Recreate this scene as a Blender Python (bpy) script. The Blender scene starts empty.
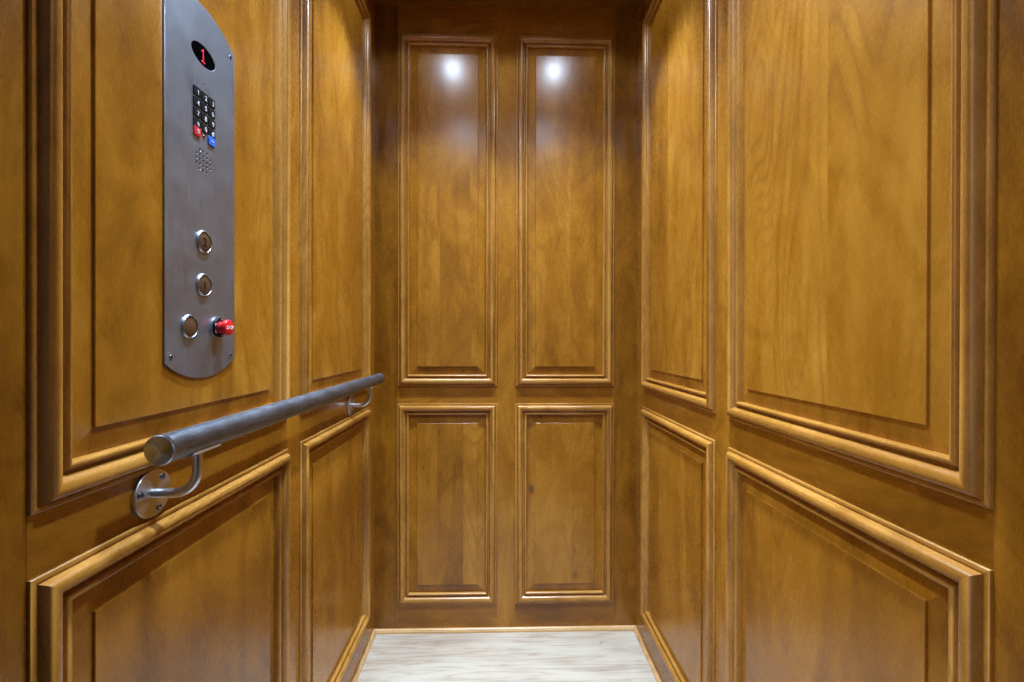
import bpy, bmesh, math, random
from mathutils import Vector, Matrix
PI = math.pi
C = bpy.context.scene.collection
scn = bpy.context.scene
rng = random.Random(7)

# ------------------------------------------------------------------ dimensions (metres)
HW = .457                 # half width of the cab
DEP = 1.24                # depth of the cab
EYE = 1.0198              # eye height above the floor
TOP = EYE + 1.161         # ceiling height
G, BW = .0316, .3465      # back wall: half gap between panels, panel width
S, SW, SG = .0840, .5085, .0595   # side walls: first stile, panel width, stile between
YT, YUB, YLT, YLB = EYE + 1.0587, EYE - .1640, EYE - .2237, EYE - .9243

# ------------------------------------------------------------------ helpers
def tag(o, label=None, cat=None, group=None, kind=None):
    if label: o['label'] = label
    if cat: o['category'] = cat
    if group: o['group'] = group
    if kind: o['kind'] = kind
    return o

def link(name, me, mat=None, parent=None, loc=None):
    o = bpy.data.objects.new(name, me)
    C.objects.link(o)
    if mat is not None:
        me.materials.clear(); me.materials.append(mat)
    if parent is not None: o.parent = parent
    if loc is not None: o.location = loc
    return o

def finish(bm, smooth=35, recalc=True):
    if recalc: bmesh.ops.recalc_face_normals(bm, faces=bm.faces[:])
    me = bpy.data.meshes.new('mesh')
    bm.to_mesh(me); bm.free()
    if smooth:
        for p in me.polygons: p.use_smooth = True
        me.set_sharp_from_angle(angle=math.radians(smooth))
    return me

def empty(name, loc, rot=None):
    o = bpy.data.objects.new(name, None)
    C.objects.link(o); o.location = loc
    o.empty_display_size = .05
    if rot is not None: o.rotation_euler = rot
    return o

# grain coordinates: every corner of a wooden face carries (across, along, depth) plus an offset of its board, and a tone
class Wood:
    def __init__(self):
        self.bm = bmesh.new()
        self.gp = self.bm.loops.layers.float_vector.new('grain')
        self.tn = self.bm.loops.layers.float.new('tone')
    def face(self, verts, ga, gl, off, tone):
        try: f = self.bm.faces.new(verts)
        except ValueError: return None
        for l in f.loops:
            c = l.vert.co
            l[self.gp] = Vector((c.dot(ga), c.dot(gl), c.dot(ga.cross(gl)))) + off
            l[self.tn] = tone
        return f
    def board(self, M, u0, u1, v0, v1, n0, n1, along, tone, bev=.0003):
        """A flat board with its front edges eased; M maps (u, v, n) to the world."""
        off = roff()
        o = Vector(M(0, 0, 0))
        U = Vector(M(1, 0, 0)) - o; V = Vector(M(0, 1, 0)) - o
        ga, gl = (U, V) if along == 'v' else (V, U)
        def ring(d, n): return [self.bm.verts.new(M(u, v, n)) for u, v in ((u0+d, v0+d), (u1-d, v0+d), (u1-d, v1-d), (u0+d, v1-d))]
        R = [ring(0, n0), ring(0, n1-bev), ring(bev, n1)]
        for a, b in zip(R, R[1:]):
            for i in range(4):
                self.face([a[i], a[(i+1) % 4], b[(i+1) % 4], b[i]], ga, gl, off, tone)
        self.face(R[0][::-1], ga, gl, off, tone); self.face(R[-1], ga, gl, off, tone)
    def done(self, smooth=None): return finish(self.bm, smooth)

def roff(): return Vector((rng.uniform(-20, 20), rng.uniform(-20, 20), rng.uniform(-20, 20)))

def lathe_bm(prof, seg=48, axis='z', bm=None, M=None):
    """Revolve (r, h) pairs round an axis; ends on the axis are closed with a point."""
    bm = bm or bmesh.new(); M = M or Matrix()
    rings = []
    def pos(r, h, a):
        x, y = r*math.cos(a), r*math.sin(a)
        p = {'z': (x, y, h), 'x': (h, x, y), 'y': (y, h, x)}[axis]
        return M @ Vector(p)
    for r, h in prof:
        if r < 1e-7: rings.append([bm.verts.new(pos(0, h, 0))])
        else: rings.append([bm.verts.new(pos(r, h, 2*PI*i/seg)) for i in range(seg)])
    for a, b in zip(rings, rings[1:]):
        for i in range(seg):
            j = (i+1) % seg
            if len(a) == 1 and len(b) == 1: continue
            if len(a) == 1: bm.faces.new([a[0], b[j], b[i]])
            elif len(b) == 1: bm.faces.new([a[i], a[j], b[0]])
            else: bm.faces.new([a[i], a[j], b[j], b[i]])
    return bm

def tube_bm(pts, r, seg=24, bm=None, cap=True):
    bm = bm or bmesh.new()
    pts = [Vector(p) for p in pts]; rings = []
    up = Vector((0, 1, 0))
    for i, p in enumerate(pts):
        t = (pts[min(i+1, len(pts)-1)] - pts[max(i-1, 0)]).normalized()
        if abs(t.dot(up)) > .95: up = Vector((1, 0, 0))
        a = t.cross(up).normalized(); b = t.cross(a)
        rings.append([bm.verts.new(p + r*(math.cos(2*PI*k/seg)*a + math.sin(2*PI*k/seg)*b)) for k in range(seg)])
    for A, B in zip(rings, rings[1:]):
        for k in range(seg): bm.faces.new([A[k], A[(k+1) % seg], B[(k+1) % seg], B[k]])
    if cap: bm.faces.new(rings[0]); bm.faces.new(rings[-1])
    return bm

def curve_mesh(loops, ext, bev, res=2):
    """Flat outline with holes, extruded by ext to either side, edges rounded by bev."""
    cu = bpy.data.curves.new('outline', 'CURVE'); cu.dimensions = '2D'; cu.fill_mode = 'BOTH'
    cu.extrude = ext - bev; cu.bevel_depth = bev; cu.bevel_resolution = res; cu.offset = -bev
    for L in loops:
        sp = cu.splines.new('POLY'); sp.points.add(len(L)-1)
        for p, q in zip(sp.points, L): p.co = (q[0], q[1], 0, 1)
        sp.use_cyclic_u = True
    o = bpy.data.objects.new('outline', cu); C.objects.link(o)
    dg = bpy.context.evaluated_depsgraph_get()
    me = bpy.data.meshes.new_from_object(o.evaluated_get(dg))
    bpy.data.objects.remove(o); bpy.data.curves.remove(cu)
    return me

def text_mesh(s, size, ext=.0002):
    cu = bpy.data.curves.new('text', 'FONT'); cu.body = s; cu.size = size; cu.extrude = ext
    cu.align_x = 'CENTER'; cu.align_y = 'CENTER'
    o = bpy.data.objects.new('text', cu); C.objects.link(o)
    dg = bpy.context.evaluated_depsgraph_get()
    me = bpy.data.meshes.new_from_object(o.evaluated_get(dg))
    bpy.data.objects.remove(o); bpy.data.curves.remove(cu)
    # centre on the drawn glyphs
    xs = [v.co.x for v in me.vertices]; ys = [v.co.y for v in me.vertices]
    cx, cy = (min(xs)+max(xs))/2, (min(ys)+max(ys))/2
    for v in me.vertices: v.co.x -= cx; v.co.y -= cy
    return me

def circle(cx, cy, r, n=32, ry=None):
    ry = ry or r
    return [(cx + r*math.cos(2*PI*i/n), cy + ry*math.sin(2*PI*i/n)) for i in range(n)]

# ------------------------------------------------------------------ materials
def new_mat(name):
    m = bpy.data.materials.new(name); m.use_nodes = True
    nt = m.node_tree
    return m, nt, nt.nodes['Principled BSDF']

class NT:
    def __init__(self, nt): self.nt = nt
    def n(self, t, **kw):
        x = self.nt.nodes.new(t)
        for k, v in kw.items(): setattr(x, k, v)
        return x
    def l(self, a, b): self.nt.links.new(a, b)
    def math(self, op, a, b=None, clamp=False):
        x = self.n('ShaderNodeMath', operation=op, use_clamp=clamp)
        for i, v in enumerate((a, b)):
            if v is None: continue
            if isinstance(v, (int, float)): x.inputs[i].default_value = v
            else: self.l(v, x.inputs[i])
        return x.outputs[0]
    def vmul(self, v, s):
        x = self.n('ShaderNodeVectorMath', operation='MULTIPLY'); self.l(v, x.inputs[0]); x.inputs[1].default_value = s
        return x.outputs[0]
    def noise(self, v, scale=1, detail=3, rough=.5, dist=0):
        x = self.n('ShaderNodeTexNoise'); self.l(v, x.inputs['Vector'])
        x.inputs['Scale'].default_value = scale; x.inputs['Detail'].default_value = detail
        x.inputs['Roughness'].default_value = rough; x.inputs['Distortion'].default_value = dist
        return x.outputs['Fac']
    def ramp(self, f, stops):
        x = self.n('ShaderNodeValToRGB'); self.l(f, x.inputs[0])
        e = x.color_ramp.elements
        while len(e) < len(stops): e.new(.5)
        for q, (p, c) in zip(e, stops): q.position = p; q.color = (*c, 1)
        return x.outputs[0]
    def mix(self, f, a, b, mode='MIX'):
        x = self.n('ShaderNodeMix', data_type='RGBA', blend_type=mode)
        for s, v in ((0, f), (6, a), (7, b)):
            if isinstance(v, (int, float)): x.inputs[s].default_value = v
            elif isinstance(v, tuple): x.inputs[s].default_value = (*v, 1)
            else: self.l(v, x.inputs[s])
        return x.outputs[2]
    def rng(self, f, a, b, c, d):
        x = self.n('ShaderNodeMapRange'); self.l(f, x.inputs[0])
        for i, v in enumerate((a, b, c, d)): x.inputs[i+1].default_value = v
        return x.outputs[0]

WOOD_D, WOOD_M, WOOD_L = (.135, .044, .0020), (.305, .116, .0070), (.46, .207, .023)
PALE = ((.195, .072, .009), (.345, .147, .022), (.50, .245, .050))
STRIP = ((.34, .175, .055), (.48, .275, .105), (.60, .37, .165))   # the mouldings are milled from a paler wood

def wood_mat(name, knots=(), gain=1.0, rough=.25, pal=(WOOD_D, WOOD_M, WOOD_L)):
    """Golden stained hardwood: soft cathedral figure, fine pores and a satin lacquer."""
    m, nt, b = new_mat(name); k = NT(nt)
    at = k.n('ShaderNodeAttribute', attribute_name='grain'); g = at.outputs['Vector']
    tn = k.n('ShaderNodeAttribute', attribute_name='tone').outputs['Fac']
    # slow wander of the figure
    w = k.noise(k.vmul(g, (6.5, 1.3, 6.5)), 1, 2, .22, .25)
    rings = k.math('FRACT', k.math('MULTIPLY', w, 24))
    line = k.math('POWER', k.math('ABSOLUTE', k.math('SUBTRACT', k.math('MULTIPLY', rings, 2), 1)), 3)
    band = k.noise(k.vmul(g, (16, 1.6, 16)), 1, 3, .5, .6)
    fibre = k.noise(k.vmul(g, (460, 120, 460)), 1, 3, .6)
    pore = k.noise(k.vmul(g, (800, 120, 800)), 1, 2, .5)
    blotch = k.noise(k.vmul(g, (10, 5, 10)), 1, 4, .62, 1.2)
    f = k.math('ADD', k.math('MULTIPLY', k.rng(band, .3, .7, 0, 1), .30), k.math('MULTIPLY', k.rng(fibre, .3, .7, 0, 1), .10))
    f = k.math('ADD', f, k.math('MULTIPLY', k.rng(blotch, .28, .72, 0, 1), .46))
    f = k.math('ADD', f, tn)
    curl = k.noise(k.vmul(g, (75, 26, 75)), 1, 2, .6, .8)
    f = k.math('ADD', f, k.math('MULTIPLY', k.rng(curl, .3, .7, 0, 1), .14))
    f = k.math('ADD', f, -.01)
    col = k.ramp(f, [(0, pal[0]), (.5, pal[1]), (1, pal[2])])
    linemask = k.math('MULTIPLY', line, k.rng(k.noise(k.vmul(g, (5, 1.6, 5)), 1, 1, .5), .40, .60, .03, .50))
    col = k.mix(linemask, col, (.19, .070, .007))
    col = k.mix(k.rng(pore, .64, .78, 0, .05), col, (.14, .05, .006))
    if knots:
        geo = k.n('ShaderNodeNewGeometry')
        for (p, r, amt) in knots:
            dv = k.n('ShaderNodeVectorMath', operation='SUBTRACT'); k.l(geo.outputs['Position'], dv.inputs[0]); dv.inputs[1].default_value = p
            sc = k.vmul(dv.outputs[0], (1/r, 1/r, .55/r))
            ln = k.n('ShaderNodeVectorMath', operation='LENGTH'); k.l(sc, ln.inputs[0])
            d = k.math('ADD', ln.outputs['Value'], k.math('MULTIPLY', k.math('SUBTRACT', blotch, .5), 1.2))
            col = k.mix(k.rng(d, .3, 1.1, amt, 0), col, (.06, .022, .006))
    if gain != 1: col = k.mix(1.0, col, (gain, gain, gain), 'MULTIPLY')
    k.l(col, b.inputs['Base Color'])
    b.inputs['Roughness'].default_value = rough
    k.l(k.rng(fibre, .2, .8, rough-.05, rough+.08), b.inputs['Roughness'])
    b.inputs['IOR'].default_value = 1.46
    b.inputs['Coat Weight'].default_value = .14; b.inputs['Coat Roughness'].default_value = .30; b.inputs['Coat IOR'].default_value = 1.5
    bp = k.n('ShaderNodeBump'); bp.inputs['Strength'].default_value = .05; bp.inputs['Distance'].default_value = .0004
    wave = k.noise(k.vmul(g, (30, 14, 30)), 1, 2, .5)
    k.l(k.math('ADD', fibre, k.math('MULTIPLY', wave, 1.5)), bp.inputs['Height'])
    k.l(bp.outputs[0], b.inputs['Normal'])
    return m

def steel_mat(name, base=(.56, .57, .58), rough=.3, brush=None, aniso=0, radial=None, vary=.1):
    m, nt, b = new_mat(name); k = NT(nt)
    b.inputs['Metallic'].default_value = 1
    tc = k.n('ShaderNodeTexCoord').outputs['Object']
    nz = k.noise(k.vmul(tc, brush or (300, 300, 300)), 1, 4, .6)
    cl = k.noise(tc, 14, 4, .6)
    f = k.math('ADD', k.math('MULTIPLY', nz, .5), k.math('MULTIPLY', cl, .5))
    lo = tuple(c*(1-vary) for c in base); hi = tuple(min(1, c*(1+vary)) for c in base)
    k.l(k.ramp(f, [(.3, lo), (.7, hi)]), b.inputs['Base Color'])
    k.l(k.rng(f, .3, .7, rough*.85, rough*1.2), b.inputs['Roughness'])
    if aniso: b.inputs['Anisotropic'].default_value = aniso
    if radial:
        t = k.n('ShaderNodeTangent', direction_type='RADIAL', axis=radial)
        k.l(t.outputs[0], b.inputs['Tangent'])
    bp = k.n('ShaderNodeBump'); bp.inputs['Strength'].default_value = .02; bp.inputs['Distance'].default_value = .0001
    k.l(nz, bp.inputs['Height']); k.l(bp.outputs[0], b.inputs['Normal'])
    return m

def plain_mat(name, col, rough=.4, metal=0, emit=None, es=0, spec=.5):
    m, nt, b = new_mat(name); k = NT(nt)
    tc = k.n('ShaderNodeTexCoord').outputs['Object']
    nz = k.noise(tc, 180, 3, .6)
    k.l(k.ramp(nz, [(.3, tuple(c*.9 for c in col)), (.7, tuple(min(1, c*1.08) for c in col))]), b.inputs['Base Color'])
    b.inputs['Roughness'].default_value = rough; b.inputs['Metallic'].default_value = metal
    b.inputs['Specular IOR Level'].default_value = spec
    if emit:
        b.inputs['Emission Color'].default_value = (*emit, 1); b.inputs['Emission Strength'].default_value = es
    return m

def floor_mat():
    """Whitewashed planks running across the cab."""
    m, nt, b = new_mat('whitewashed_planks'); k = NT(nt)
    pos = k.n('ShaderNodeNewGeometry').outputs['Position']
    sep = k.n('ShaderNodeSeparateXYZ'); k.l(pos, sep.inputs[0])
    row = k.math('FLOOR', k.math('DIVIDE', sep.outputs['Y'], .128))
    wn = k.n('ShaderNodeTexWhiteNoise', noise_dimensions='1D'); k.l(row, wn.inputs['W'])
    cmb = k.n('ShaderNodeCombineXYZ')
    k.l(k.math('ADD', sep.outputs['X'], k.math('MULTIPLY', wn.outputs['Value'], 30)), cmb.inputs[0])
    k.l(sep.outputs['Y'], cmb.inputs[1]); k.l(k.math('MULTIPLY', row, 3.7), cmb.inputs[2])
    v = cmb.outputs[0]
    w = k.noise(k.vmul(v, (2.4, 30, 1)), 1, 2, .5, .4)
    rings = k.math('FRACT', k.math('MULTIPLY', w, 5))
    line = k.math('POWER', k.math('ABSOLUTE', k.math('SUBTRACT', k.math('MULTIPLY', rings, 2), 1)), 5)
    fib = k.noise(k.vmul(v, (4, 48, 1)), 1, 3, .6)
    bl = k.noise(k.vmul(v, (5, 9, 1)), 1, 3, .6)
    col = k.ramp(bl, [(.3, (.38, .295, .21)), (.62, (.46, .395, .300))])
    col = k.mix(k.math('MULTIPLY', line, k.rng(bl, .35, .6, .85, .5)), col, (.25, .175, .11))
    col = k.mix(k.rng(fib, .5, .68, 0, .40), col, (.20, .155, .12))
    seam = k.math('FRACT', k.math('DIVIDE', sep.outputs['Y'], .128))
    col = k.mix(k.rng(k.math('ABSOLUTE', k.math('SUBTRACT', seam, .5)), .485, .497, 0, .55), col, (.36, .30, .24))
    kn = k.n('ShaderNodeVectorMath', operation='DISTANCE'); k.l(pos, kn.inputs[0]); kn.inputs[1].default_value = (.318, -.072, 0)
    col = k.mix(k.rng(kn.outputs['Value'], .002, .005, .8, 0), col, (.12, .08, .05))
    k.l(col, b.inputs['Base Color'])
    b.inputs['Roughness'].default_value = .42
    bp = k.n('ShaderNodeBump'); bp.inputs['Strength'].default_value = .2; bp.inputs['Distance'].default_value = .0004
    k.l(fib, bp.inputs['Height']); k.l(bp.outputs[0], b.inputs['Normal'])
    return m

M_WOOD = wood_mat('stained_hardwood')
M_MOULD = wood_mat('stained_hardwood_moulding', pal=PALE)
M_TRIM = wood_mat('pale_hardwood_strip', pal=STRIP)
M_CEIL = wood_mat('stained_hardwood_ceiling', gain=.8)
M_FLOOR = floor_mat()
M_PLATE = steel_mat('brushed_plate_steel', (.29, .32, .365), .48, (700, 18, 700), 0, None, .12)
M_RAIL = steel_mat('satin_rail_steel', (.17, .19, .22), .42, (260, 40, 260), 0, None, .38)
M_CAP = steel_mat('turned_cap_steel', (.33, .37, .44), .24, (300, 300, 300), .92, 'Y', .04)
M_FLANGE = steel_mat('turned_flange_steel', (.58, .57, .56), .3, (300, 300, 300), .8, 'X', .04)
M_ARM = steel_mat('satin_arm_steel', (.58, .59, .60), .33, (120, 120, 120), 0, None, .03)
M_CHROME = steel_mat('bright_ring_steel', (.42, .44, .47), .32, (300, 300, 300), 0, None, .03)
M_SCREW = steel_mat('screw_steel', (.16, .16, .18), .35)
M_BLACK = plain_mat('black_plastic', (.006, .006, .007), .5, spec=.2)
M_LENS = plain_mat('smoked_lens', (.002, .002, .002), .6, spec=0)
M_DARK = plain_mat('dark_cavity', (.006, .006, .006), .8)
M_RED = plain_mat('red_plastic', (.62, .012, .012), .3)
M_REDKEY = plain_mat('red_key', (.55, .02, .025), .35)
M_BLUEKEY = plain_mat('blue_key', (.02, .14, .62), .35)
M_WHITE = plain_mat('white_print', (.80, .80, .80), .5)
M_LED = plain_mat('red_led', (.5, .01, .04), .4, 0, (1.0, .02, .10), 1.6)
M_LEDOFF = plain_mat('dull_red_led', (.30, .02, .015), .3)
M_FACE = plain_mat('bronze_button_face', (.10, .05, .022), .42, .15)
M_NUM = plain_mat('dark_numeral', (.006, .004, .003), .6, spec=.1)
M_LAMPLENS = plain_mat('lamp_lens', (.8, .8, .8), .5, 0, (.86, .94, 1.0), 30)
M_RIM = plain_mat('white_lamp_rim', (.7, .7, .68), .4)

# ------------------------------------------------------------------ panelled walls
PROFILE = [(0, -14), (0, 2.6), (.5, 3.6), (1.6, 4.2), (4.2, 4.3), (5.4, 3.8), (6.0, 2.9), (6.6, 3.0), (7.2, 5.2), (8.2, 8.2), (9.8, 11.2),
           (12, 13.4), (15, 14.4), (18, 14.0), (21.2, 12.5), (24.2, 9.8), (26.4, 6.6), (27.6, 3.2), (28.2, .4), (30.8, .2), (31.6, 2.0),
           (32.8, 5.0), (34.6, 6.6), (37, 6.6), (39, 5.2), (40.2, 2.6), (40.6, -14)]
PROFILE = [(a*.001, b*.001) for a, b in PROFILE]
LIP, BEV = .039, .0685

def moulding(M, u0, u1, v0, v1, parent):
    wd = Wood()
    o = Vector(M(0, 0, 0)); U = Vector(M(1, 0, 0)) - o; V = Vector(M(0, 1, 0)) - o
    rows = []
    for d, n in PROFILE:
        rows.append([wd.bm.verts.new(M(*q, n)) for q in ((u0+d, v0+d), (u1-d, v0+d), (u1-d, v1-d), (u0+d, v1-d))])
    rows.append(rows[0])
    for i in range(4):
        off = roff(); tone = rng.uniform(-.06, .08) + .06
        ga, gl = (V, U) if i % 2 == 0 else (U, V)
        for a, b in zip(rows, rows[1:]):
            wd.face([a[i], a[(i+1) % 4], b[(i+1) % 4], b[i]], ga, gl, off, tone)
    return link('panel_moulding', wd.done(42), M_MOULD, parent)

def raised_panel(M, u0, u1, v0, v1, parent, staves, mat=None, tones=None):
    """Field of glued staves standing a little proud of a wide bevel."""
    wd = Wood()
    o = Vector(M(0, 0, 0)); U = Vector(M(1, 0, 0)) - o; V = Vector(M(0, 1, 0)) - o
    a0, a1, b0, b1 = u0+LIP-.004, u1-LIP+.004, v0+LIP-.004, v1-LIP+.004
    steps = [(0, -.016), (0, -.0050), (BEV-LIP+.004, -.0012), (BEV-LIP+.0043, .0016), (BEV-LIP+.0047, .0020)]
    rows = []
    for d, n in steps:
        rows.append([wd.bm.verts.new(M(*q, n)) for q in ((a0+d, b0+d), (a1-d, b0+d), (a1-d, b1-d), (a0+d, b1-d))])
    offs = [roff() for _ in range(len(staves)+1)]
    tones = tones or [rng.uniform(-.13, .13) for _ in offs]
    for i in range(4):
        off = {3: offs[0], 1: offs[-1]}.get(i, offs[len(offs)//2]); tone = {3: tones[0], 1: tones[-1]}.get(i, tones[len(offs)//2])
        for a, b in zip(rows, rows[1:]):
            wd.face([a[i], a[(i+1) % 4], b[(i+1) % 4], b[i]], U, V, off, tone)
    wd.face(rows[0][::-1], U, V, offs[0], 0)
    # front field split at the glue lines
    d, n = steps[-1]
    cuts = [a0+d] + [u0 + s*(u1-u0) for s in staves] + [a1-d]
    lo = [rows[-1][0]] + [wd.bm.verts.new(M(c, b0+d, n)) for c in cuts[1:-1]] + [rows[-1][1]]
    hi = [rows[-1][3]] + [wd.bm.verts.new(M(c, b1-d, n)) for c in cuts[1:-1]] + [rows[-1][2]]
    for i in range(len(cuts)-1):
        wd.face([lo[i], lo[i+1], hi[i+1], hi[i]], U, V, offs[i], tones[i])
    return link('raised_panel', wd.done(None), mat or M_WOOD, parent)

def panelled_wall(name, M, ua, ub, spans, label, staves, stiles, mats=None):
    wd = Wood(); wd.board(M, ua, ub, 0, TOP, -.040, -.0205, 'v', 0)
    wall = link(name, wd.done(), M_WOOD); tag(wall, label, None, None, 'structure')
    edges = [ua] + [e for s in spans for e in s] + [ub]
    for a, b in zip(edges[::2], edges[1::2]):
        w_ = Wood(); w_.board(M, a, b, 0, TOP, -.020, 0, 'v', stiles.pop(0)); link('stile', w_.done(), M_WOOD, wall)
    for a, b in spans:
        for v0, v1 in ((0, YLB), (YLT, YUB), (YT, TOP)):
            w_ = Wood(); w_.board(M, a, b, v0, v1, -.020, 0, 'u', rng.uniform(-.12, .02)); link('rail', w_.done(), M_WOOD, wall)
    for i, (a, b) in enumerate(spans):
        for j, (v0, v1) in enumerate(((YUB, YT), (YLB, YLT))):
            moulding(M, a, b, v0, v1, wall)
            st, tn = staves[i][j]
            raised_panel(M, a, b, v0, v1, wall, st, mats.get((i, j)) if mats else None, tn)
    return wall

def MB(u, v, n): return (u, -n, v)
def ML(u, v, n): return (-HW+n, -u, v)
def MR(u, v, n): return (HW-n, -u, v)

def back_pt(px, py): return ((px-500)/455*1.589-.0228, 0, EYE-(py-340.5)/455*1.589)
K_LL = wood_mat('stained_hardwood_knot', [(back_pt(424, 468), .006, .55)])
K_LR = wood_mat('stained_hardwood_knots', [(back_pt(541, 417), .007, .8), (back_pt(532, 491), .010, .8), (back_pt(576, 577), .010, .6)])
bspans = [(-(G+BW), -G), (G, G+BW)]
panelled_wall('wall_back', MB, -HW-.02, HW+.02, bspans, 'golden brown wood panelled rear wall of the lift cab with four raised panels',
              [[([.42, .72], [.02, -.03, .03]), ([.40, .66], [.02, -.10, .12])], [([.55], [.06, -.02]), ([.57], [.08, -.02])]],
              [-.32, .08, -.28], {(0, 1): K_LL, (1, 1): K_LR})
sspans = [(S, S+SW), (S+SW+SG, S+SW+SG+SW)]
panelled_wall('wall_left', ML, 0, DEP, sspans, 'golden brown wood panelled side wall carrying the steel control plate and handrail',
              [[([.3, .55], [-.02, .10, .02]), ([.35, .7], [.03, -.05, .04])], [([.28, .62], [.12, .04, .02]), ([.3, .66], [-.20, -.10, -.16])]], [-.12, .06, -.26])
panelled_wall('wall_right', MR, 0, DEP, sspans, 'golden brown wood panelled side wall facing the handrail, bare of fittings',
              [[([.43, .86], [-.04, .16, .06]), ([.3, .62], [-.04, .08, 0])], [([.30, .56], [.14, .24, .20]), ([.3, .62], [-.08, -.04, -.10])]], [-.10, .08, -.24])

# ------------------------------------------------------------------ floor, ceiling, base trim
bm = bmesh.new()
bmesh.ops.create_cube(bm, size=1, matrix=Matrix.Translation((0, -DEP/2+.02, -.015)) @ Matrix.Diagonal((2*HW+.08, DEP+.04, .030, 1)))
tag(link('floor', finish(bm, None), M_FLOOR), 'whitewashed pale wood plank floor of the lift cab', None, None, 'structure')
wd = Wood()
def MC(u, v, n): return (u, -v, TOP-n)
wd.board(MC, -HW-.04, HW+.04, -.04, DEP, -.025, 0, 'u', -.05)
tag(link('ceiling', wd.done(), M_CEIL), 'dark stained wood ceiling panel of the lift cab', None, None, 'structure')

TRIM = [(0, 0), (.0105, 0), (.0105, .0055), (.0098, .0068), (.0078, .0072), (.0072, .0088), (.0060, .0106), (.0040, .0122), (.0015, .0130), (0, .0130)]
def trim(name, A, B, inward, label):
    """Small moulded strip from A to B along a wall foot, mitred where it turns the rear corners."""
    wd = Wood(); A, B, I = Vector(A), Vector(B), Vector(inward)
    t = (B-A).normalized(); rows = []
    for d, h in TRIM:
        a = A + I*d + Vector((0, 0, h)) + (t*d if name != 'trim_left' and name != 'trim_right' or True else 0)
        e = B + I*d + Vector((0, 0, h)) - (t*d if name == 'trim_back' else Vector((0, 0, 0)))
        rows.append((wd.bm.verts.new(a), wd.bm.verts.new(e)))
    off = roff()
    for p, q in zip(rows, rows[1:] + rows[:1]):
        wd.face([p[0], p[1], q[1], q[0]], Vector((0, 0, 1)), t, off, .16)
    wd.face([r[0] for r in rows], Vector((0, 0, 1)), t, off, .16); wd.face([r[1] for r in rows][::-1], Vector((0, 0, 1)), t, off, .16)
    tag(link(name, wd.done(35), M_TRIM), label, None, None, 'structure')
trim('trim_back', (-HW, 0, 0), (HW, 0, 0), (0, -1, 0), 'thin wooden base strip along the foot of the rear wall')
trim('trim_left', (-HW, 0, 0), (-HW, -DEP, 0), (1, 0, 0), 'thin wooden base strip under the handrail wall')
trim('trim_right', (HW, 0, 0), (HW, -DEP, 0), (-1, 0, 0), 'thin wooden base strip under the bare side wall')

# ------------------------------------------------------------------ handrail (local x = out of the wall, y = along, z up)
HX = .0580                      # rail axis off the wall
RZ = EYE - .1238                # rail axis height
RR = .0166
Y0, Y1 = -1.0768, -.158         # near end, far end
hr = empty('handrail', (-HW, (Y0+Y1)/2, RZ - .07))
tag(hr, 'round brushed steel handrail on two curved brackets on the panelled wall below the control plate', 'handrail')
L = Y1-Y0
bm = lathe_bm([(0, -L/2+.003), (RR, -L/2+.003), (RR, L/2-.003), (0, L/2-.003)], 64, 'y')
link('rail_tube', finish(bm, 40), M_RAIL, hr, (HX, 0, .07))
for s in (-1, 1):
    pr = [(0, 0), (RR+.0002, 0), (RR+.0004, .0005), (RR+.0004, .0026), (RR-.0006, .0040), (0, .0041)]
    bm = lathe_bm([(r, s*(h-.0028+.0030)) for r, h in pr], 64, 'y')
    link('end_cap', finish(bm, 30), M_CAP, hr, (HX, s*(L/2-.003), .07))
FZ = EYE - .192
def bracket(y):
    zf = FZ - (RZ-.07)                       # flange centre in rail coordinates
    yl = y - (Y0+Y1)/2
    zs = .07 - RR - .003                     # underside of the saddle
    R = .028; pts = [(.004, 0, 0), (HX-R, 0, 0)]
    for i in range(1, 11):
        a = PI/2*i/10; pts.append((HX-R+R*math.sin(a), 0, R-R*math.cos(a)))
    pts.append((HX, 0, zs-zf+.001))
    b = link('bracket', finish(tube_bm(pts, .0058), 50), M_ARM, hr, (0, yl, zf))
    bm = lathe_bm([(0, 0), (.0295, 0), (.0297, .0006), (.0297, .0040), (.0288, .0050), (.0070, .0056), (0, .0057)], 64, 'x')
    link('flange', finish(bm, 30), M_FLANGE, b, (0, 0, 0))
    for a in (170, 50, 290):
        ca, sa = math.cos(math.radians(a)), math.sin(math.radians(a))
        bm = lathe_bm([(0, 0), (.0042, 0), (.0042, .0008), (.0032, .0015), (.0017, .0016), (.0013, .0006), (0, .0006)], 20, 'x')
        link('screw', finish(bm, 30), M_SCREW, b, (.0052, .0215*ca, .0215*sa))
    # curved saddle plate hugging the underside of the tube
    bm = bmesh.new(); rows = []
    for yy in (-.029, -.026, .026, .029):
        w = .55 if abs(yy) > .028 else .75
        inn = []; out = []
        for i in range(13):
            t = (-1 + i/6)*w
            inn.append(bm.verts.new((HX + (RR+.0001)*math.sin(t), yy, zf*0 + (.07-zf) - (RR+.0001)*math.cos(t))))
            out.append(bm.verts.new((HX + (RR+.0030)*math.sin(t), yy, (.07-zf) - (RR+.0030)*math.cos(t))))
        rows.append(inn + out[::-1])
    for p, q in zip(rows, rows[1:]):
        for i in range(len(p)): bm.faces.new([p[i], p[(i+1) % len(p)], q[(i+1) % len(q)], q[i]])
    bm.faces.new(rows[0]); bm.faces.new(rows[-1][::-1])
    link('saddle', finish(bm, 35), M_ARM, b, (0, 0, 0))
bracket(-1.0133); bracket(-.2614)

# ------------------------------------------------------------------ control panel: local x = towards the rear wall, y = up, z = out of the wall
PYC = -.9186
PH, PW, SAG = .534, .152, .0245
ZB0 = .0564
PZ0 = EYE - ZB0*1.0042
cp = empty('control_panel', (-HW+.0020, PYC, PZ0))
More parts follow.
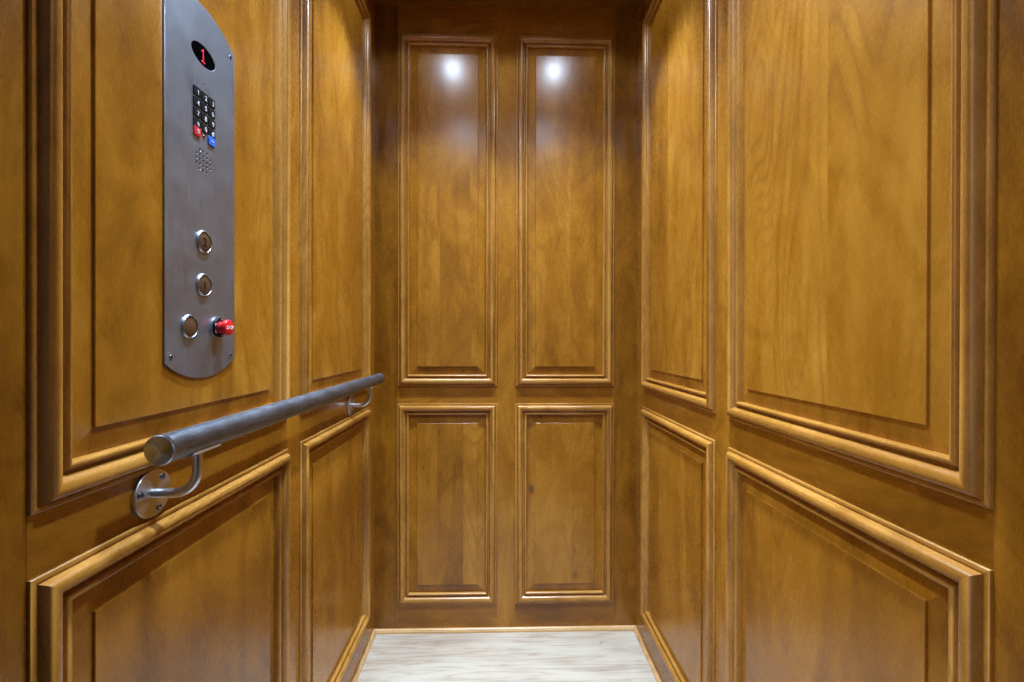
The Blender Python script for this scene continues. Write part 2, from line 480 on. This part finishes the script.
# columns of the rotation: local x -> world +y, local y -> world +z, local z -> world +x
cp.scale = (1.0042,)*3
cp.rotation_euler = Matrix(((0, 0, 1), (1, 0, 0), (0, 1, 0))).to_euler()
tag(cp, 'tall brushed steel lift control plate with rounded ends, keypad and red stop knob', 'control panel')
PT = .0027                                    # plate thickness
RA = ((PW/2)**2 + SAG**2)/(2*SAG); HA = math.asin(PW/2/RA)
out = []
for i in range(33):
    a = -HA + 2*HA*i/32; out.append((RA*math.sin(a), RA - RA*math.cos(a)))
for i in range(33):
    a = HA - 2*HA*i/32; out.append((RA*math.sin(a), PH - RA + RA*math.cos(a)))
def Z(zrel): return zrel + ZB0              # height relative to the eye -> local y
holes = []
for c, nn in ((-2, 3), (-1, 5), (0, 5), (1, 5), (2, 3)):
    for r in range(nn): holes.append(circle(c*.0075, Z(.2557) + (r-(nn-1)/2)*.0068, .00165, 14))
holes.append(circle(0, Z(.3659), .0013, 10))
oval = circle(0, Z(.4068), .0265, 48, .0145)
me = curve_mesh([out] + holes + [oval], PT/2, .00025)
for v in me.vertices: v.co.z += PT/2
plate = link('face_plate', me, M_PLATE, cp)
# display lens behind the oval opening
dsp = link('display', curve_mesh([circle(0, 0, .0264, 48, .0144)], .0010, .0002), M_LENS, cp, (0, Z(.4068), PT-.0016))
tag(dsp, 'black oval display window')
ONE = ["..#..", ".##..", "..#..", "..#..", "..#..", "..#..", ".###."]
p = .0029
for r, rw in enumerate(ONE):
    for c, ch in enumerate(rw):
        if ch == '#':
            d = link('lit_dot', finish(lathe_bm([(0, 0), (.0010, 0), (.0010, .0003), (0, .0005)], 12), 40), M_LED, dsp, ((c-2)*p, (3-r)*p, .0010))
bx = lathe_bm([(0, 0), (.020, 0), (.020, .0008), (0, .0008)], 32)
link('speaker', finish(bx, 40), M_DARK, cp, (0, Z(.2557), .0003))

def rbox(w, h, t, r=.0012):
    pts = []
    for cx, cy, a0 in ((w/2-r, h/2-r, 0), (-w/2+r, h/2-r, 90), (-w/2+r, -h/2+r, 180), (w/2-r, -h/2+r, 270)):
        for i in range(5):
            a = math.radians(a0+90*i/4); pts.append((cx+r*math.cos(a), cy+r*math.sin(a)))
    me = curve_mesh([pts], t/2, .0005)
    for v in me.vertices: v.co.z += t/2
    return me
keys = ["1", "2", "3", "4", "5", "6", "7", "8", "9", "*", "0", "#"]
kme = rbox(.0142, .0126, .0022)
for i, s in enumerate(keys):
    c, r = i % 3, i // 3
    kb = link('keypad_button', kme, M_BLACK, cp, ((c-1)*.0164+.0006, Z(.3478 - .0149*r), PT-.0004))
    link('character', text_mesh(s, .0095 if s != '*' else .013), M_WHITE, kb, (.0016, -.0008, .0023))
kred = rbox(.0148, .0126, .0024); kblu = rbox(.0148, .0126, .0024)
kb = tag(link('keypad_button', kred, M_REDKEY, cp, (-.0154, Z(.2916), PT-.0004)), 'red keypad button')
for w, y in ((.0060, .0016), (.0045, -.0016)):
    mk = rbox(w, .0016, .0003, .0004); link('mark', mk, M_WHITE, kb, (.001, y, .0023))
kb = tag(link('keypad_button', kblu, M_BLUEKEY, cp, (.0166, Z(.2910), PT-.0004)), 'blue keypad button')
link('mark', rbox(.0062, .0017, .0003, .0004), M_WHITE, kb, (.0005, 0, .0023))
tag(link('indicator_light', finish(lathe_bm([(.0022, 0), (.0021, .0008), (.0013, .0017), (0, .0020)], 16), 60), M_LEDOFF, cp, (0, Z(.2913), PT)), 'small dark red indicator light')

def button(x, z, s, label):
    ring = [(.0143, 0), (.0168, 0), (.0169, .0006), (.0164, .0018), (.0157, .0023), (.0152, .0022), (.0149, .0028), (.0146, .0028), (.0143, .0024)]
    r = link('floor_button', finish(lathe_bm(ring, 48), 40), M_CHROME, cp, (x, Z(z), PT))
    tag(r, label)
    link('button_face', finish(lathe_bm([(0, 0), (.0143, 0), (.0143, .0017), (.0137, .0020), (0, .0021)], 40), 35), M_FACE, r)
    if s: link('numeral', text_mesh(s, .0175), M_NUM, r, (0, 0, .0023))
button(0, .1392, '2', 'round button marked 2')
button(0, .0772, '1', 'round button marked 1')
button(-.0306, .0165, None, 'round button with a blank face')
# stop knob
st = link('stop_button', finish(lathe_bm([(0, .0050), (.0088, .0050), (.0084, .0105), (.0092, .0118), (.0112, .0128), (.0119, .0142), (.0119, .0178), (.0112, .0190), (.0098, .0196), (0, .0199)], 48), 35), M_RED, cp, (.0308, Z(.0167), PT))
tag(st, 'red mushroom knob lettered STOP')
bz = link('bezel', finish(lathe_bm([(.0085, .0006), (.0150, .0006), (.0150, .0046), (.0142, .0055), (.0090, .0056), (.0085, .0050)], 48), 35), M_BLACK, st)
link('bezel_ring', finish(lathe_bm([(.0150, 0), (.0164, 0), (.0166, .0008), (.0162, .0022), (.0150, .0026)], 48), 35), M_CHROME, st)
for a in (70, 160, 215, 290):
    ca, sa = math.cos(math.radians(a)), math.sin(math.radians(a))
    o = link('mark', rbox(.0032, .0013, .0003, .0003), M_WHITE, st, (.0125*ca, .0125*sa, .0055)); o.rotation_euler.z = math.radians(a+90)
link('lettering', text_mesh('STOP', .0070), M_WHITE, st, (0, 0, .0199))
for x, y in ((-.0650, Z(-.0242)), (.0662, Z(-.0258)), (-.0650, Z(.4462)), (.0652, Z(.4459))):
    link('screw', finish(lathe_bm([(0, -.001), (.0030, -.001), (.0030, .0002), (.0025, .0008), (.0012, .0010), (.0010, .0002), (0, .0002)], 20), 35), M_SCREW, cp, (x, y, PT))

# ------------------------------------------------------------------ ceiling downlights
LAMP_SKIRT, LAMP_BEAM = 6.2, 8.0
LAMP_COLOR = (.61, .77, 1.0)
LX, LYS = .215, (-.357, -.935)
names = {(-1, 0): 'recessed round downlight above the far end of the handrail', (1, 0): 'recessed round downlight by the rear wall, on the bare side',
         (-1, 1): 'recessed round downlight above the near end of the handrail', (1, 1): 'recessed round downlight near the entrance, on the bare side'}
for s in (-1, 1):
    for j, y in enumerate(LYS):
        e = empty('downlight', (s*LX - .010, y, TOP)); tag(e, names[(s, j)], 'ceiling light', 'downlights in the cab ceiling')
        link('rim', finish(lathe_bm([(.030, -.0005), (.045, 0), (.045, -.003), (.041, -.006), (.031, -.004), (.030, -.0005)], 40), 40), M_RIM, e)
        link('lens', finish(lathe_bm([(0, -.0008), (.0305, -.0008), (.0305, -.0020), (0, -.0022)], 32), 40), M_LAMPLENS, e)
        # a tight beam with a wide skirt cut off by the recess of the fitting
        ld = bpy.data.lights.new('downlight_beam', 'AREA'); ld.shape = 'DISK'; ld.size = .058
        ld.energy = LAMP_BEAM; ld.color = LAMP_COLOR; ld.spread = math.radians(80)
        lo = bpy.data.objects.new('downlight_beam', ld); C.objects.link(lo); lo.parent = e; lo.location = (0, 0, -.0075)
        ld = bpy.data.lights.new('downlight_skirt', 'SPOT'); ld.spot_size = math.radians(144); ld.spot_blend = .22
        ld.energy = LAMP_SKIRT; ld.color = LAMP_COLOR; ld.shadow_soft_size = .022
        lo = bpy.data.objects.new('downlight_skirt', ld); C.objects.link(lo); lo.parent = e; lo.location = (0, 0, -.0075)

w = bpy.data.worlds.new('hall'); scn.world = w; w.use_nodes = True
# the hall behind the camera: dim, with its brighter side to the left of the doorway
k = NT(w.node_tree); bg = w.node_tree.nodes['Background']
dr = k.n('ShaderNodeTexCoord').outputs['Generated']
dt = k.n('ShaderNodeVectorMath', operation='DOT_PRODUCT'); k.l(dr, dt.inputs[0]); dt.inputs[1].default_value = Vector((-.72, -.69, .12)).normalized()
lobe = k.math('POWER', k.math('MAXIMUM', dt.outputs['Value'], 0.0), 5)
k.l(k.math('ADD', k.math('MULTIPLY', lobe, 1.0), .04), bg.inputs[1])
bg.inputs[0].default_value = (1.0, .96, .90, 1)

# ------------------------------------------------------------------ camera (16 mm lens, just outside the doorway)
yaw, pit, rol = .02636, -.00275, -.00245
def mat3(r): return Matrix(r)
Ry = Matrix(((math.cos(yaw), -math.sin(yaw), 0), (math.sin(yaw), math.cos(yaw), 0), (0, 0, 1)))
Rp = Matrix(((1, 0, 0), (0, math.cos(pit), math.sin(pit)), (0, -math.sin(pit), math.cos(pit))))
Rr = Matrix(((math.cos(rol), 0, -math.sin(rol)), (0, 1, 0), (math.sin(rol), 0, math.cos(rol))))
R = Rr @ Rp @ Ry
right, fwd, up = R[0], R[1], R[2]
cd = bpy.data.cameras.new('camera'); cam = bpy.data.objects.new('camera', cd); C.objects.link(cam)
m4 = Matrix(((right.x, up.x, -fwd.x, -.0228), (right.y, up.y, -fwd.y, -1.5895), (right.z, up.z, -fwd.z, EYE), (0, 0, 0, 1)))
cam.matrix_world = m4
cd.sensor_width = 36; cd.lens = 455*36/1024; cd.clip_start = .01
cd.shift_y = -.46/1024
scn.camera = cam

scn.view_settings.view_transform = 'Standard'; scn.view_settings.look = 'None'
scn.view_settings.gamma = 1; scn.view_settings.use_curve_mapping = False
scn.view_settings.exposure = 0.0
try:
    scn.cycles.use_denoising = True
    scn.cycles.max_bounces = 10; scn.cycles.diffuse_bounces = 6
except Exception: pass
